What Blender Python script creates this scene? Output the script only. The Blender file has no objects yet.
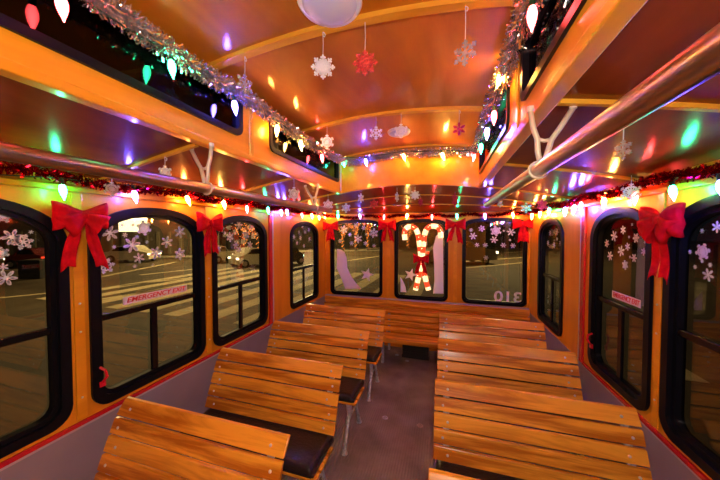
import bpy, math, random
from mathutils import Vector, Matrix
random.seed(7)
PI = math.pi
S = bpy.context.scene
COL = S.collection

# ------------------------------------------------------------------ camera
F = 280.0
YAW = math.atan(85 / F)
PITCH = math.radians(-1.6)
fw = Vector((-math.sin(YAW) * math.cos(PITCH), math.cos(YAW) * math.cos(PITCH), math.sin(PITCH)))
rt = Vector((math.cos(YAW), math.sin(YAW), 0))
up = rt.cross(fw)
cam = bpy.data.cameras.new('camera')
cam.sensor_width = 36
cam.lens = F / 720 * 36
cam.clip_start = 0.02
cam.clip_end = 300
co = bpy.data.objects.new('camera', cam)
COL.objects.link(co)
co.rotation_euler = (PI / 2 + PITCH, 0, YAW)
S.camera = co


def ray(x, y):
    return fw + rt * ((x - 360) / F) - up * ((y - 240) / F)


def onx(x, y, X):
    d = ray(x, y)
    return d * (X / d.x)


def ony(x, y, Y):
    d = ray(x, y)
    return d * (Y / d.y)


def onz(x, y, Z):
    d = ray(x, y)
    return d * (Z / d.z)


# ------------------------------------------------------------------ dimensions
XL, XR, YB, YF, ZF = -1.473, 0.850, 3.32, -1.0, -1.38
XC = (XL + XR) / 2
BL, BR, YP = -0.889, 0.248, 2.34      # clerestory beams and rear panel
ROAD = -2.2


# ------------------------------------------------------------------ materials
def nodes(name):
    m = bpy.data.materials.new(name)
    m.use_nodes = True
    nt = m.node_tree
    p = nt.nodes['Principled BSDF']
    return m, nt, p


def plain(name, col, rough=0.5, metal=0.0, coat=0.0, emit=None, es=0.0, noise=0.0, nscale=20, bump=0.0, spec=0.5):
    m, nt, p = nodes(name)
    p.inputs['Base Color'].default_value = (*col, 1)
    p.inputs['Roughness'].default_value = rough
    p.inputs['Metallic'].default_value = metal
    p.inputs['Coat Weight'].default_value = coat
    p.inputs['Coat Roughness'].default_value = 0.1
    p.inputs['Specular IOR Level'].default_value = spec
    if emit:
        p.inputs['Emission Color'].default_value = (*emit, 1)
        p.inputs['Emission Strength'].default_value = es
    if noise or bump:
        tc = nt.nodes.new('ShaderNodeTexCoord')
        nz = nt.nodes.new('ShaderNodeTexNoise')
        nz.inputs['Scale'].default_value = nscale
        nz.inputs['Detail'].default_value = 6
        nt.links.new(tc.outputs['Object'], nz.inputs['Vector'])
        if noise:
            r = nt.nodes.new('ShaderNodeValToRGB')
            r.color_ramp.elements[0].position = 0.3
            r.color_ramp.elements[1].position = 0.7
            r.color_ramp.elements[0].color = (*[c * (1 - noise) for c in col], 1)
            r.color_ramp.elements[1].color = (*[min(1, c * (1 + noise)) for c in col], 1)
            nt.links.new(nz.outputs['Fac'], r.inputs['Fac'])
            nt.links.new(r.outputs['Color'], p.inputs['Base Color'])
        if bump:
            b = nt.nodes.new('ShaderNodeBump')
            b.inputs['Strength'].default_value = bump
            b.inputs['Distance'].default_value = 0.01
            nt.links.new(nz.outputs['Fac'], b.inputs['Height'])
            nt.links.new(b.outputs['Normal'], p.inputs['Normal'])
    return m


def wood(name, c0, c1, stretch=(1, 1, 1), scale=6.0, rough=0.3, coat=0.5, coat_r=0.12, bump=0.05, rings=0.0, spec=0.25):
    """varnished wood: stretched noise for the figure, finer noise for the pores"""
    m, nt, p = nodes(name)
    tc = nt.nodes.new('ShaderNodeTexCoord')
    mp = nt.nodes.new('ShaderNodeMapping')
    mp.inputs['Scale'].default_value = stretch
    nt.links.new(tc.outputs['Object'], mp.inputs['Vector'])
    n1 = nt.nodes.new('ShaderNodeTexNoise')
    n1.inputs['Scale'].default_value = scale
    n1.inputs['Detail'].default_value = 8
    n1.inputs['Roughness'].default_value = 0.6
    n1.inputs['Distortion'].default_value = 0.6
    nt.links.new(mp.outputs['Vector'], n1.inputs['Vector'])
    fac = n1.outputs['Fac']
    if rings:
        mu = nt.nodes.new('ShaderNodeMath')
        mu.operation = 'MULTIPLY'
        mu.inputs[1].default_value = rings
        nt.links.new(fac, mu.inputs[0])
        fr = nt.nodes.new('ShaderNodeMath')
        fr.operation = 'PINGPONG'
        fr.inputs[1].default_value = 1.0
        nt.links.new(mu.outputs[0], fr.inputs[0])
        mx = nt.nodes.new('ShaderNodeMath')
        mx.operation = 'MULTIPLY_ADD'
        mx.inputs[1].default_value = 0.45
        nt.links.new(fr.outputs[0], mx.inputs[0])
        m2 = nt.nodes.new('ShaderNodeMath')
        m2.operation = 'MULTIPLY'
        m2.inputs[1].default_value = 0.55
        nt.links.new(fac, m2.inputs[0])
        nt.links.new(m2.outputs[0], mx.inputs[2])
        fac = mx.outputs[0]
    r = nt.nodes.new('ShaderNodeValToRGB')
    r.color_ramp.elements[0].position = 0.25
    r.color_ramp.elements[1].position = 0.72
    r.color_ramp.elements[0].color = (*c0, 1)
    r.color_ramp.elements[1].color = (*c1, 1)
    nt.links.new(fac, r.inputs['Fac'])
    nt.links.new(r.outputs['Color'], p.inputs['Base Color'])
    b = nt.nodes.new('ShaderNodeBump')
    b.inputs['Strength'].default_value = bump
    b.inputs['Distance'].default_value = 0.004
    nt.links.new(n1.outputs['Fac'], b.inputs['Height'])
    nt.links.new(b.outputs['Normal'], p.inputs['Normal'])
    p.inputs['Roughness'].default_value = rough
    p.inputs['Specular IOR Level'].default_value = spec
    p.inputs['Coat Weight'].default_value = coat
    p.inputs['Coat Roughness'].default_value = coat_r
    return m


def glass(name, tint, ior=1.5, rough=0.0, boost=1.0):
    m, nt, p = nodes(name)
    out = nt.nodes['Material Output']
    nt.nodes.remove(p)
    t = nt.nodes.new('ShaderNodeBsdfTransparent')
    t.inputs['Color'].default_value = (*tint, 1)
    g = nt.nodes.new('ShaderNodeBsdfGlossy')
    g.inputs['Roughness'].default_value = rough
    # Schlick reflectance from the facing ratio (same for both faces of the thin pane)
    lw = nt.nodes.new('ShaderNodeLayerWeight')
    lw.inputs['Blend'].default_value = 0.5
    pw = nt.nodes.new('ShaderNodeMath')
    pw.operation = 'POWER'
    pw.inputs[1].default_value = 4.6
    nt.links.new(lw.outputs['Facing'], pw.inputs[0])
    fr = nt.nodes.new('ShaderNodeMath')
    fr.operation = 'MULTIPLY_ADD'
    f0 = ((ior - 1) / (ior + 1)) ** 2 * 1.8
    fr.inputs[1].default_value = 1 - f0
    fr.inputs[2].default_value = f0
    nt.links.new(pw.outputs[0], fr.inputs[0])
    mx = nt.nodes.new('ShaderNodeMixShader')
    nt.links.new(fr.outputs[0], mx.inputs[0])
    nt.links.new(t.outputs[0], mx.inputs[1])
    nt.links.new(g.outputs[0], mx.inputs[2])
    nt.links.new(mx.outputs[0], out.inputs['Surface'])
    return m


def glow(name, col, rim, strength):
    """lit bulb: hot in the middle, coloured glass at the rim"""
    m, nt, p = nodes(name)
    out = nt.nodes['Material Output']
    nt.nodes.remove(p)
    lw = nt.nodes.new('ShaderNodeLayerWeight')
    lw.inputs['Blend'].default_value = 0.55
    mix = nt.nodes.new('ShaderNodeMix')
    mix.data_type = 'RGBA'
    mix.inputs[6].default_value = (*[c * strength for c in col], 1)
    mix.inputs[7].default_value = (*rim, 1)
    nt.links.new(lw.outputs['Facing'], mix.inputs[0])
    e = nt.nodes.new('ShaderNodeEmission')
    nt.links.new(mix.outputs[2], e.inputs['Color'])
    nt.links.new(e.outputs[0], out.inputs['Surface'])
    return m


M = {}
M['panel'] = wood('honey_plywood', (0.62, 0.205, 0.008), (0.88, 0.345, 0.016), (1, 1, 0.22), 7, 0.4, 0.3, 0.12)
M['beam'] = wood('honey_beam', (0.68, 0.250, 0.008), (0.90, 0.38, 0.018), (1, 0.12, 1), 9, 0.35, 0.35, 0.10)
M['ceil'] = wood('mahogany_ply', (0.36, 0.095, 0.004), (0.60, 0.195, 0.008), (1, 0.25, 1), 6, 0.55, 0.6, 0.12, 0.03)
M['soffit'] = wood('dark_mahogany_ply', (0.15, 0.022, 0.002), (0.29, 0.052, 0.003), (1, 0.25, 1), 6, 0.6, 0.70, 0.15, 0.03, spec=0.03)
M['batten'] = wood('batten_wood', (0.62, 0.27, 0.02), (0.85, 0.42, 0.04), (0.2, 1, 1), 12, 0.25, 0.6)
M['oak'] = wood('oak_slat', (0.50, 0.150, 0.007), (0.95, 0.42, 0.035), (0.16, 2.2, 2.2), 9, 0.4, 0.42, 0.2, 0.05, rings=5.0)
M['grey'] = plain('lavender_grey_panel', (0.30, 0.25, 0.31), 0.55, noise=0.06, nscale=8)
M['floor'] = plain('ribbed_floor', (0.14, 0.10, 0.095), 0.5)
M['black'] = plain('black_rubber', (0.005, 0.0055, 0.009), 0.33, spec=0.12)
M['rail_dark'] = plain('black_metal', (0.005, 0.005, 0.008), 0.25, spec=0.25)
M['brass'] = plain('satin_metal', (0.50, 0.38, 0.32), 0.3, metal=1.0)
M['bracket'] = plain('cream_metal', (0.72, 0.60, 0.48), 0.35, metal=0.2)
M['iron'] = plain('hammered_grey_iron', (0.55, 0.58, 0.68), 0.35, metal=0.5, noise=0.35, nscale=60, bump=0.6)
M['steel'] = plain('bolt_steel', (0.85, 0.80, 0.76), 0.35, metal=0.4)
M['vinyl'] = plain('black_vinyl', (0.014, 0.010, 0.012), 0.33, bump=0.25, nscale=90)
M['red_trim'] = plain('red_trim_paint', (0.55, 0.010, 0.022), 0.25, coat=0.7)
M['white_trim'] = plain('pale_trim', (0.55, 0.42, 0.48), 0.35)
M['ribbon'] = plain('red_velvet_ribbon', (0.62, 0.003, 0.012), 0.85, noise=0.25, nscale=30, bump=0.2, spec=0.15)
M['dome'] = plain('dome_plastic', (0.58, 0.60, 0.78), 0.35)
M['dome_rim'] = plain('dome_rim', (0.80, 0.80, 0.86), 0.3)
M['flake'] = plain('white_glitter', (0.97, 0.95, 0.97), 0.45, bump=0.6, nscale=180)
M['flake_red'] = plain('red_glitter', (0.80, 0.06, 0.05), 0.35, metal=0.3, noise=0.4, nscale=160, bump=0.6)
M['flake_dark'] = plain('magenta_glitter', (0.45, 0.01, 0.08), 0.35, metal=0.3, noise=0.4, nscale=160)
M['flake_silver'] = plain('silver_glitter', (0.80, 0.76, 0.80), 0.25, metal=0.7, bump=0.5, nscale=150)
M['thread'] = plain('thread', (0.7, 0.65, 0.65), 0.5)
M['cling'] = plain('white_cling', (0.92, 0.88, 0.98), 0.6)
M['decal'] = plain('white_vinyl_decal', (0.90, 0.86, 0.96), 0.6)
M['foil'] = plain('silver_foil', (0.95, 0.94, 0.97), 0.12, metal=0.95)
M['foil_red'] = plain('red_foil', (0.50, 0.006, 0.018), 0.18, metal=1.0)
M['wire'] = plain('green_wire', (0.01, 0.03, 0.015), 0.5)
M['socket'] = plain('green_socket', (0.01, 0.05, 0.02), 0.4)
M['sign_white'] = plain('sign_white', (0.85, 0.70, 0.74), 0.5)
M['sign_red'] = plain('sign_red', (0.70, 0.02, 0.04), 0.5)
M['red_plastic'] = plain('red_plastic', (0.65, 0.01, 0.03), 0.3)
M['dark_box'] = plain('heater_black', (0.012, 0.012, 0.015), 0.5)
M['glass'] = glass('window_glass', (0.68, 0.65, 0.58), 1.55)
M['glass_dark'] = glass('tinted_glass', (0.08, 0.09, 0.11), 1.28)
M['b_red'] = glow('red_bulb', (1.0, 0.05, 0.05), (1.6, 0.02, 0.05), 66)
M['b_green'] = glow('green_bulb', (0.03, 1.0, 0.34), (0.0, 1.5, 0.45), 46)
M['b_blue'] = glow('blue_bulb', (0.13, 0.09, 1.0), (0.12, 0.08, 3.0), 170)
M['b_yellow'] = glow('yellow_bulb', (1.0, 0.50, 0.08), (1.8, 0.65, 0.02), 165)
M['b_orange'] = glow('orange_bulb', (1.0, 0.30, 0.05), (1.8, 0.30, 0.02), 125)


def ribbed():
    m = M['floor']
    nt = m.node_tree
    p = nt.nodes['Principled BSDF']
    tc = nt.nodes.new('ShaderNodeTexCoord')
    sp = nt.nodes.new('ShaderNodeSeparateXYZ')
    nt.links.new(tc.outputs['Object'], sp.inputs[0])
    mu = nt.nodes.new('ShaderNodeMath')
    mu.operation = 'MULTIPLY'
    mu.inputs[1].default_value = 2 * PI / 0.016
    nt.links.new(sp.outputs['X'], mu.inputs[0])
    sn = nt.nodes.new('ShaderNodeMath')
    sn.operation = 'SINE'
    nt.links.new(mu.outputs[0], sn.inputs[0])
    b = nt.nodes.new('ShaderNodeBump')
    b.inputs['Strength'].default_value = 0.5
    b.inputs['Distance'].default_value = 0.003
    nt.links.new(sn.outputs[0], b.inputs['Height'])
    nt.links.new(b.outputs['Normal'], p.inputs['Normal'])
    n = nt.nodes.new('ShaderNodeTexNoise')
    n.inputs['Scale'].default_value = 5
    n.inputs['Detail'].default_value = 8
    nt.links.new(tc.outputs['Object'], n.inputs['Vector'])
    r = nt.nodes.new('ShaderNodeValToRGB')
    r.color_ramp.elements[0].position = 0.3
    r.color_ramp.elements[1].position = 0.7
    r.color_ramp.elements[0].color = (0.17, 0.135, 0.12, 1)
    r.color_ramp.elements[1].color = (0.36, 0.30, 0.27, 1)
    nt.links.new(n.outputs['Fac'], r.inputs['Fac'])
    nt.links.new(r.outputs['Color'], p.inputs['Base Color'])


ribbed()


# ------------------------------------------------------------------ mesh helpers
class MB:
    def __init__(s):
        s.v, s.f, s.mi = [], [], []

    def add(s, vs, fs, mi=0):
        k = len(s.v)
        s.v += [tuple(a) for a in vs]
        s.f += [tuple(i + k for i in f) for f in fs]
        s.mi += [mi] * len(fs)

    def box(s, a, b, mi=0, mat=None):
        x0, y0, z0 = [min(p, q) for p, q in zip(a, b)]
        x1, y1, z1 = [max(p, q) for p, q in zip(a, b)]
        vs = [Vector(p) for p in ((x0, y0, z0), (x1, y0, z0), (x1, y1, z0), (x0, y1, z0), (x0, y0, z1), (x1, y0, z1), (x1, y1, z1), (x0, y1, z1))]
        if mat is not None:
            vs = [mat @ p for p in vs]
        s.add(vs, [(0, 3, 2, 1), (4, 5, 6, 7), (0, 1, 5, 4), (1, 2, 6, 5), (2, 3, 7, 6), (3, 0, 4, 7)], mi)

    def tube(s, pts, r, n=8, mi=0, cap=True, mis=None):
        pts = [Vector(p) for p in pts]
        rs = r if isinstance(r, (list, tuple)) else [r] * len(pts)
        k = len(s.v)
        t0 = (pts[1] - pts[0]).normalized()
        a = Vector((0, 0, 1)) if abs(t0.z) < 0.9 else Vector((1, 0, 0))
        nrm = t0.cross(a).normalized()
        for i, p in enumerate(pts):
            t = (pts[min(i + 1, len(pts) - 1)] - pts[max(i - 1, 0)]).normalized()
            nrm = (nrm - t * nrm.dot(t)).normalized()
            bn = t.cross(nrm)
            for j in range(n):
                w = 2 * PI * j / n
                s.v.append(tuple(p + (nrm * math.cos(w) + bn * math.sin(w)) * rs[i]))
        for i in range(len(pts) - 1):
            for j in range(n):
                q = (j + 1) % n
                s.f.append((k + i * n + j, k + i * n + q, k + (i + 1) * n + q, k + (i + 1) * n + j))
                s.mi.append(mis[i] if mis else mi)
        if cap:
            s.f.append(tuple(k + j for j in reversed(range(n))))
            s.f.append(tuple(k + (len(pts) - 1) * n + j for j in range(n)))
            s.mi += [mis[0] if mis else mi, mis[-1] if mis else mi]

    def lathe(s, prof, n=20, mat=None, mi=0):
        """prof: (r, z) list about local Z"""
        k = len(s.v)
        for r, z in prof:
            for j in range(n):
                w = 2 * PI * j / n
                p = Vector((r * math.cos(w), r * math.sin(w), z))
                s.v.append(tuple(mat @ p if mat is not None else p))
        for i in range(len(prof) - 1):
            for j in range(n):
                q = (j + 1) % n
                s.f.append((k + i * n + j, k + i * n + q, k + (i + 1) * n + q, k + (i + 1) * n + j))
                s.mi.append(mi)
        s.f.append(tuple(k + j for j in reversed(range(n))))
        s.f.append(tuple(k + (len(prof) - 1) * n + j for j in range(n)))
        s.mi += [mi, mi]

    def grid(s, fn, nu, nv, mi=0):
        k = len(s.v)
        for i in range(nu + 1):
            for j in range(nv + 1):
                s.v.append(tuple(fn(i / nu, j / nv)))
        for i in range(nu):
            for j in range(nv):
                a = k + i * (nv + 1) + j
                s.f.append((a, a + nv + 1, a + nv + 2, a + 1))
                s.mi.append(mi)

    def mesh(s, name, mats, smooth=False):
        me = bpy.data.meshes.new(name)
        me.from_pydata(s.v, [], s.f)
        for m in (mats if isinstance(mats, (list, tuple)) else [mats]):
            me.materials.append(m)
        me.polygons.foreach_set('material_index', s.mi)
        me.update()
        if smooth:
            me.shade_smooth()
        return me

    def build(s, name, mats, parent=None, smooth=False, loc=None):
        return link(name, s.mesh(name, mats, smooth), parent, loc)


def link(name, me, parent=None, loc=None):
    o = bpy.data.objects.new(name, me)
    COL.objects.link(o)
    if parent is not None:
        o.parent = parent
    if loc is not None:
        o.location = loc
    return o


def tag(o, label=None, cat=None, group=None, kind=None):
    if label:
        o['label'] = label
    if cat:
        o['category'] = cat
    if group:
        o['group'] = group
    if kind:
        o['kind'] = kind
    return o


def empty(name, loc=(0, 0, 0), rz=0.0):
    o = bpy.data.objects.new(name, None)
    COL.objects.link(o)
    o.location = loc
    o.rotation_euler = (0, 0, rz)
    o.empty_display_size = 0.05
    return o


def bevel(o, w, seg=2):
    b = o.modifiers.new('bevel', 'BEVEL')
    b.width = w
    b.segments = seg
    b.limit_method = 'ANGLE'
    return o


def struct(o, kind='structure'):
    o['kind'] = kind
    return o


def plate(outline, holes, th, mat4):
    """flat plate with holes, outline in local XY, thickness along local Z, then mapped by mat4"""
    cu = bpy.data.curves.new('tmp', 'CURVE')
    cu.dimensions = '2D'
    cu.fill_mode = 'BOTH'
    cu.extrude = th / 2
    for pts in [outline] + list(holes):
        sp = cu.splines.new('POLY')
        sp.points.add(len(pts) - 1)
        for i, p in enumerate(pts):
            sp.points[i].co = (p[0], p[1], 0, 1)
        sp.use_cyclic_u = True
    o = bpy.data.objects.new('tmp', cu)
    COL.objects.link(o)
    dg = bpy.context.evaluated_depsgraph_get()
    dg.update()
    me = bpy.data.meshes.new_from_object(o.evaluated_get(dg))
    bpy.data.objects.remove(o)
    bpy.data.curves.remove(cu)
    me.transform(mat4)
    if mat4.determinant() < 0:
        me.flip_normals()
    return me


def map_side(x):      # local (u, v, w) -> (x + w, u, v)
    return Matrix(((0, 0, 1, x), (1, 0, 0, 0), (0, 1, 0, 0), (0, 0, 0, 1)))


def map_back(y):      # local (u, v, w) -> (u, y - w, v)
    return Matrix(((1, 0, 0, 0), (0, 0, -1, y), (0, 1, 0, 0), (0, 0, 0, 1)))


def arch(u0, u1, z0, zs, zp, r, e=0.95, n=24):
    pts = []
    for cx, a0 in ((u0 + r, PI), (u1 - r, 1.5 * PI)):
        for i in range(7):
            w = a0 + PI / 2 * i / 6
            pts.append((cx + r * math.cos(w), z0 + r + r * math.sin(w)))
    uc, a = (u0 + u1) / 2, (u1 - u0) / 2
    for i in range(n + 1):
        w = PI * i / n
        c, s_ = math.cos(w), math.sin(w)
        pts.append((uc + a * math.copysign(abs(c) ** e, c), zs + (zp - zs) * abs(s_) ** e))
    return pts


def rect(u0, u1, z0, z1, r=0.0):
    if not r:
        return [(u0, z0), (u1, z0), (u1, z1), (u0, z1)]
    pts = []
    for cx, cz, a0 in ((u0 + r, z0 + r, PI), (u1 - r, z0 + r, 1.5 * PI), (u1 - r, z1 - r, 0), (u0 + r, z1 - r, PI / 2)):
        for i in range(6):
            w = a0 + PI / 2 * i / 5
            pts.append((cx + r * math.cos(w), cz + r * math.sin(w)))
    return pts


# ------------------------------------------------------------------ room shell
def low(x):           # side / low ceiling profile
    t = min(1.0, abs(x - XC) / 1.165)
    return 0.40 - 0.165 * t ** 1.7


def zrear(x, y):
    s = max(0.0, min(1.0, (y - YP) / (YB - YP)))
    return 0.222 + (low(x) - 0.222) * (1 - 0.97 * s ** 1.5)


def high(x):          # clerestory arch
    t = (x - XC) / 0.57
    return 0.70 - 0.05 * t * t


ZT = 0.26
WIN_L = [(0.145, 0.736, 'a'), (0.816, 1.406, 'a'), (1.487, 2.062, 'a'), (2.460, 3.080, 'n')]
WIN_R = [(0.14, 0.73, 'a'), (0.82, 1.415, 'a'), (1.500, 2.010, 'a'), (2.440, 2.990, 'n')]
ZL0, ZR0 = -0.775, -0.795


def side_outline(w, zb):
    return arch(w[0], w[1], zb, -0.05, 0.122 if w[2] == 'a' else 0.112, 0.07 if w[2] == 'a' else 0.06, 0.93)


def back_outline(a, b):
    return arch(a, b, -0.785, 0.03, 0.148, 0.06, 0.62)


WIN_B = [(-1.395, -0.728), (-0.571, 0.030), (0.190, 0.826)]

me = plate(rect(YF, YB + 0.04, -0.82, ZT), [side_outline(w, ZL0) for w in WIN_L], 0.04, map_side(XL - 0.02))
me.materials.append(M['panel'])
wl = struct(link('wall_left', me))
me = plate(rect(YF, YB + 0.04, -0.84, ZT), [side_outline(w, ZR0) for w in WIN_R], 0.04, map_side(XR + 0.02))
me.materials.append(M['panel'])
wr = struct(link('wall_right', me))
me = plate(rect(XL, XR, ZF, ZT), [back_outline(*w) for w in WIN_B], 0.04, map_back(YB + 0.02))
me.materials.append(M['panel'])
wb = struct(link('wall_back', me))
b = MB()
b.box((XL - 0.04, YF - 0.04, ZF), (XR + 0.04, YF, 0.75))
struct(b.build('wall_front', M['panel']))
b = MB()
b.box((XL - 0.04, YF, ZF - 0.05), (XR + 0.04, YB + 0.04, ZF))
struct(b.build('floor', M['floor']))
# grey lower walls
b = MB(); b.box((XL - 0.04, YF, ZF), (XL + 0.004, YB, -0.815)); struct(b.build('baseboard_left', M['grey']))
b = MB(); b.box((XR + 0.04, YF, ZF), (XR - 0.004, YB, -0.835)); struct(b.build('baseboard_right', M['grey']))
b = MB(); b.box((XL, YB - 0.012, -0.82), (XR, YB + 0.01, -0.797)); struct(b.build('trim_1', M['white_trim']))

# ceiling: clerestory arch, sloping side soffits and lowered rear bay in one shell
b = MB()
b.grid(lambda u, v: (BL - 0.03 + u * (BR - BL + 0.06), YF + v * (YP + 0.03 - YF), high(BL - 0.03 + u * (BR - BL + 0.06))), 30, 8)
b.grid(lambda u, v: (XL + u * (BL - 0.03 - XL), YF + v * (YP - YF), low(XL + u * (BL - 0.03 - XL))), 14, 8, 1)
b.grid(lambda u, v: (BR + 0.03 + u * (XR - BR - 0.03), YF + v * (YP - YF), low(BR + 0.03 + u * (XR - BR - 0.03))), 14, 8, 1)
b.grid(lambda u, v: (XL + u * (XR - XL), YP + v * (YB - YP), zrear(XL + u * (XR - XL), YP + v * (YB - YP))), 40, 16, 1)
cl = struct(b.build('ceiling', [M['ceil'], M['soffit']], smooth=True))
# roof skin outside so no street light falls in over the walls
b = MB(); b.box((XL - 0.06, YF - 0.06, 0.76), (XR + 0.06, YB + 0.06, 0.79))
b.box((XL - 0.06, YF - 0.06, 0.27), (XL - 0.04, YB + 0.06, 0.76)); b.box((XR + 0.04, YF - 0.06, 0.27), (XR + 0.06, YB + 0.06, 0.76))
b.box((XL - 0.04, YB + 0.04, 0.27), (XR + 0.04, YB + 0.06, 0.76))
struct(b.build('roof', M['dark_box']))

# clerestory side walls with their long windows
CW = [(-0.55, 1.07), (1.285, 2.28)]
for side, X, sg in (('left', BL, -1), ('right', BR, 1)):
    me = plate(rect(YF, YP, 0.342, 0.665), [rect(a, c, 0.432, 0.628, 0.04) for a, c in CW], 0.03, map_side(X + sg * 0.015))
    me.materials.append(M['beam'])
    struct(link('wall_clerestory_' + side, me))
# rear clerestory panel with arched lower edge
pts = []
for i in range(31):
    x = BL - 0.02 + (BR - BL + 0.04) * i / 30
    pts.append((x, low(x) - 0.006))
for i in range(31):
    x = BR + 0.02 - (BR - BL + 0.04) * i / 30
    pts.append((x, high(x) + 0.005))
me = plate(pts, [], 0.03, map_back(YP + 0.015))
me.materials.append(M['beam'])
struct(link('wall_clerestory_back', me))

tn = [1]


def trim(mb, mat, smooth=False, bev=0.0):
    tn[0] += 1
    o = struct(mb.build('trim_%d' % tn[0], mat, smooth=smooth))
    if bev:
        bevel(o, bev)
    return o


# lower lip of each beam and its corner post
for X, sg in ((BL, -1), (BR, 1)):
    b = MB(); b.box((X - sg * 0.008, YF, 0.338), (X + sg * 0.035, YP, 0.366)); trim(b, M['beam'], bev=0.004)
    b = MB(); b.box((X - sg * 0.006, 1.125, 0.366), (X, 1.150, 0.64)); trim(b, M['batten'], bev=0.002)
b = MB(); b.box((BL, YP - 0.012, 0.355), (BL + 0.006, YP, 0.64)); trim(b, M['white_trim'])
# battens across the ceilings
for y in (0.10, 0.895, 1.63, 2.31):
    b = MB()
    b.grid(lambda u, v: (BL + u * (BR - BL), y - 0.016 + 0.032 * v, high(BL + u * (BR - BL)) - 0.016), 24, 1)
    b.grid(lambda u, v: (BL + u * (BR - BL), y - 0.016, high(BL + u * (BR - BL)) - 0.016 + 0.018 * v), 24, 1)
    b.grid(lambda u, v: (BL + u * (BR - BL), y + 0.016, high(BL + u * (BR - BL)) - 0.016 + 0.018 * v), 24, 1)
    trim(b, M['batten'])
for y in (0.10, 0.865, 1.575, 2.30):
    for xa, xb in ((XL, BL - 0.035), (BR + 0.035, XR)):
        b = MB()
        f = lambda u: xa + u * (xb - xa)
        b.grid(lambda u, v: (f(u), y - 0.008 + 0.016 * v, low(f(u)) - 0.012), 12, 1)
        b.grid(lambda u, v: (f(u), y - 0.008, low(f(u)) - 0.012 + 0.014 * v), 12, 1)
        b.grid(lambda u, v: (f(u), y + 0.008, low(f(u)) - 0.012 + 0.014 * v), 12, 1)
        trim(b, M['batten'])
for y in (2.72, 3.03):
    b = MB()
    f = lambda u: XL + u * (XR - XL)
    b.grid(lambda u, v: (f(u), y - 0.009 + 0.018 * v, zrear(f(u), y) - 0.008), 24, 1)
    b.grid(lambda u, v: (f(u), y - 0.009, zrear(f(u), y) - 0.008 + 0.012 * v), 24, 1)
    trim(b, M['batten'])
# ledge along the wall tops
b = MB(); b.box((XL, YF, 0.165), (XL + 0.022, YB, 0.188)); trim(b, M['beam'], bev=0.004)
b = MB(); b.box((XR, YF, 0.158), (XR - 0.022, YB, 0.181)); trim(b, M['beam'], bev=0.004)
b = MB(); b.box((XL, YB - 0.02, 0.160), (XR, YB, 0.180)); trim(b, M['beam'], bev=0.004)
# red sill strips and red uprights, pale edging
for X, sg, z, ye in ((XL, 1, -0.811, 2.10), (XR, -1, -0.832, 2.09)):
    b = MB(); b.box((X, YF, z - 0.006), (X + sg * 0.014, ye, z + 0.012)); trim(b, M['red_trim'], bev=0.003)
    b = MB(); b.box((X, YF, z - 0.016), (X + sg * 0.010, ye, z - 0.006)); trim(b, M['white_trim'])
    b = MB(); b.box((X, ye, z), (X + sg * 0.014, ye + 0.045, 0.165)); trim(b, M['red_trim'], bev=0.003)
    b = MB(); b.box((X, ye + 0.045, z), (X + sg * 0.012, ye + 0.062, 0.165)); trim(b, M['white_trim'])
# screw battens between the windows
for X, sg, ys, z in ((XL, 1, (0.105, 0.776, 1.447), -0.79), (XR, -1, (0.10, 0.775, 1.458), -0.81)):
    for y in ys:
        b = MB(); b.box((X, y - 0.018, z), (X + sg * 0.007, y + 0.018, 0.165)); trim(b, M['beam'], bev=0.002)
        b = MB()
        for zz in (-0.70, -0.42, -0.30):
            b.lathe([(0.0045, 0), (0.0045, 0.002), (0.002, 0.004)], 8, Matrix.Translation((X + sg * 0.007, y, zz)) @ Matrix.Rotation(sg * PI / 2, 4, 'Y'))
        trim(b, M['steel'])
for x in (-0.65, 0.110):
    b = MB(); b.box((x - 0.02, YB - 0.008, -0.797), (x + 0.02, YB, 0.16)); trim(b, M['beam'], bev=0.002)
for x in (XL + 0.012, XR - 0.012):
    b = MB(); b.box((x - 0.012, YB - 0.02, -0.797), (x + 0.012, YB, 0.16)); trim(b, M['beam'], bev=0.003)

# ------------------------------------------------------------------ windows
wn = [0]


def ring(fo, fi, th, mp):
    return plate(fo, [fi], th, mp)


def inset(w, d, zb, kind):
    if kind == 'back':
        return arch(w[0] + d, w[1] - d, -0.785 + d, 0.03 - d * 0.3, 0.148 - d, max(0.02, 0.06 - d * 0.5), 0.62)
    n = w[2] == 'n'
    return arch(w[0] + d, w[1] - d, zb + d, -0.05, (0.112 if n else 0.122) - d, max(0.02, (0.06 if n else 0.07) - d * 0.5), 0.93)


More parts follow.
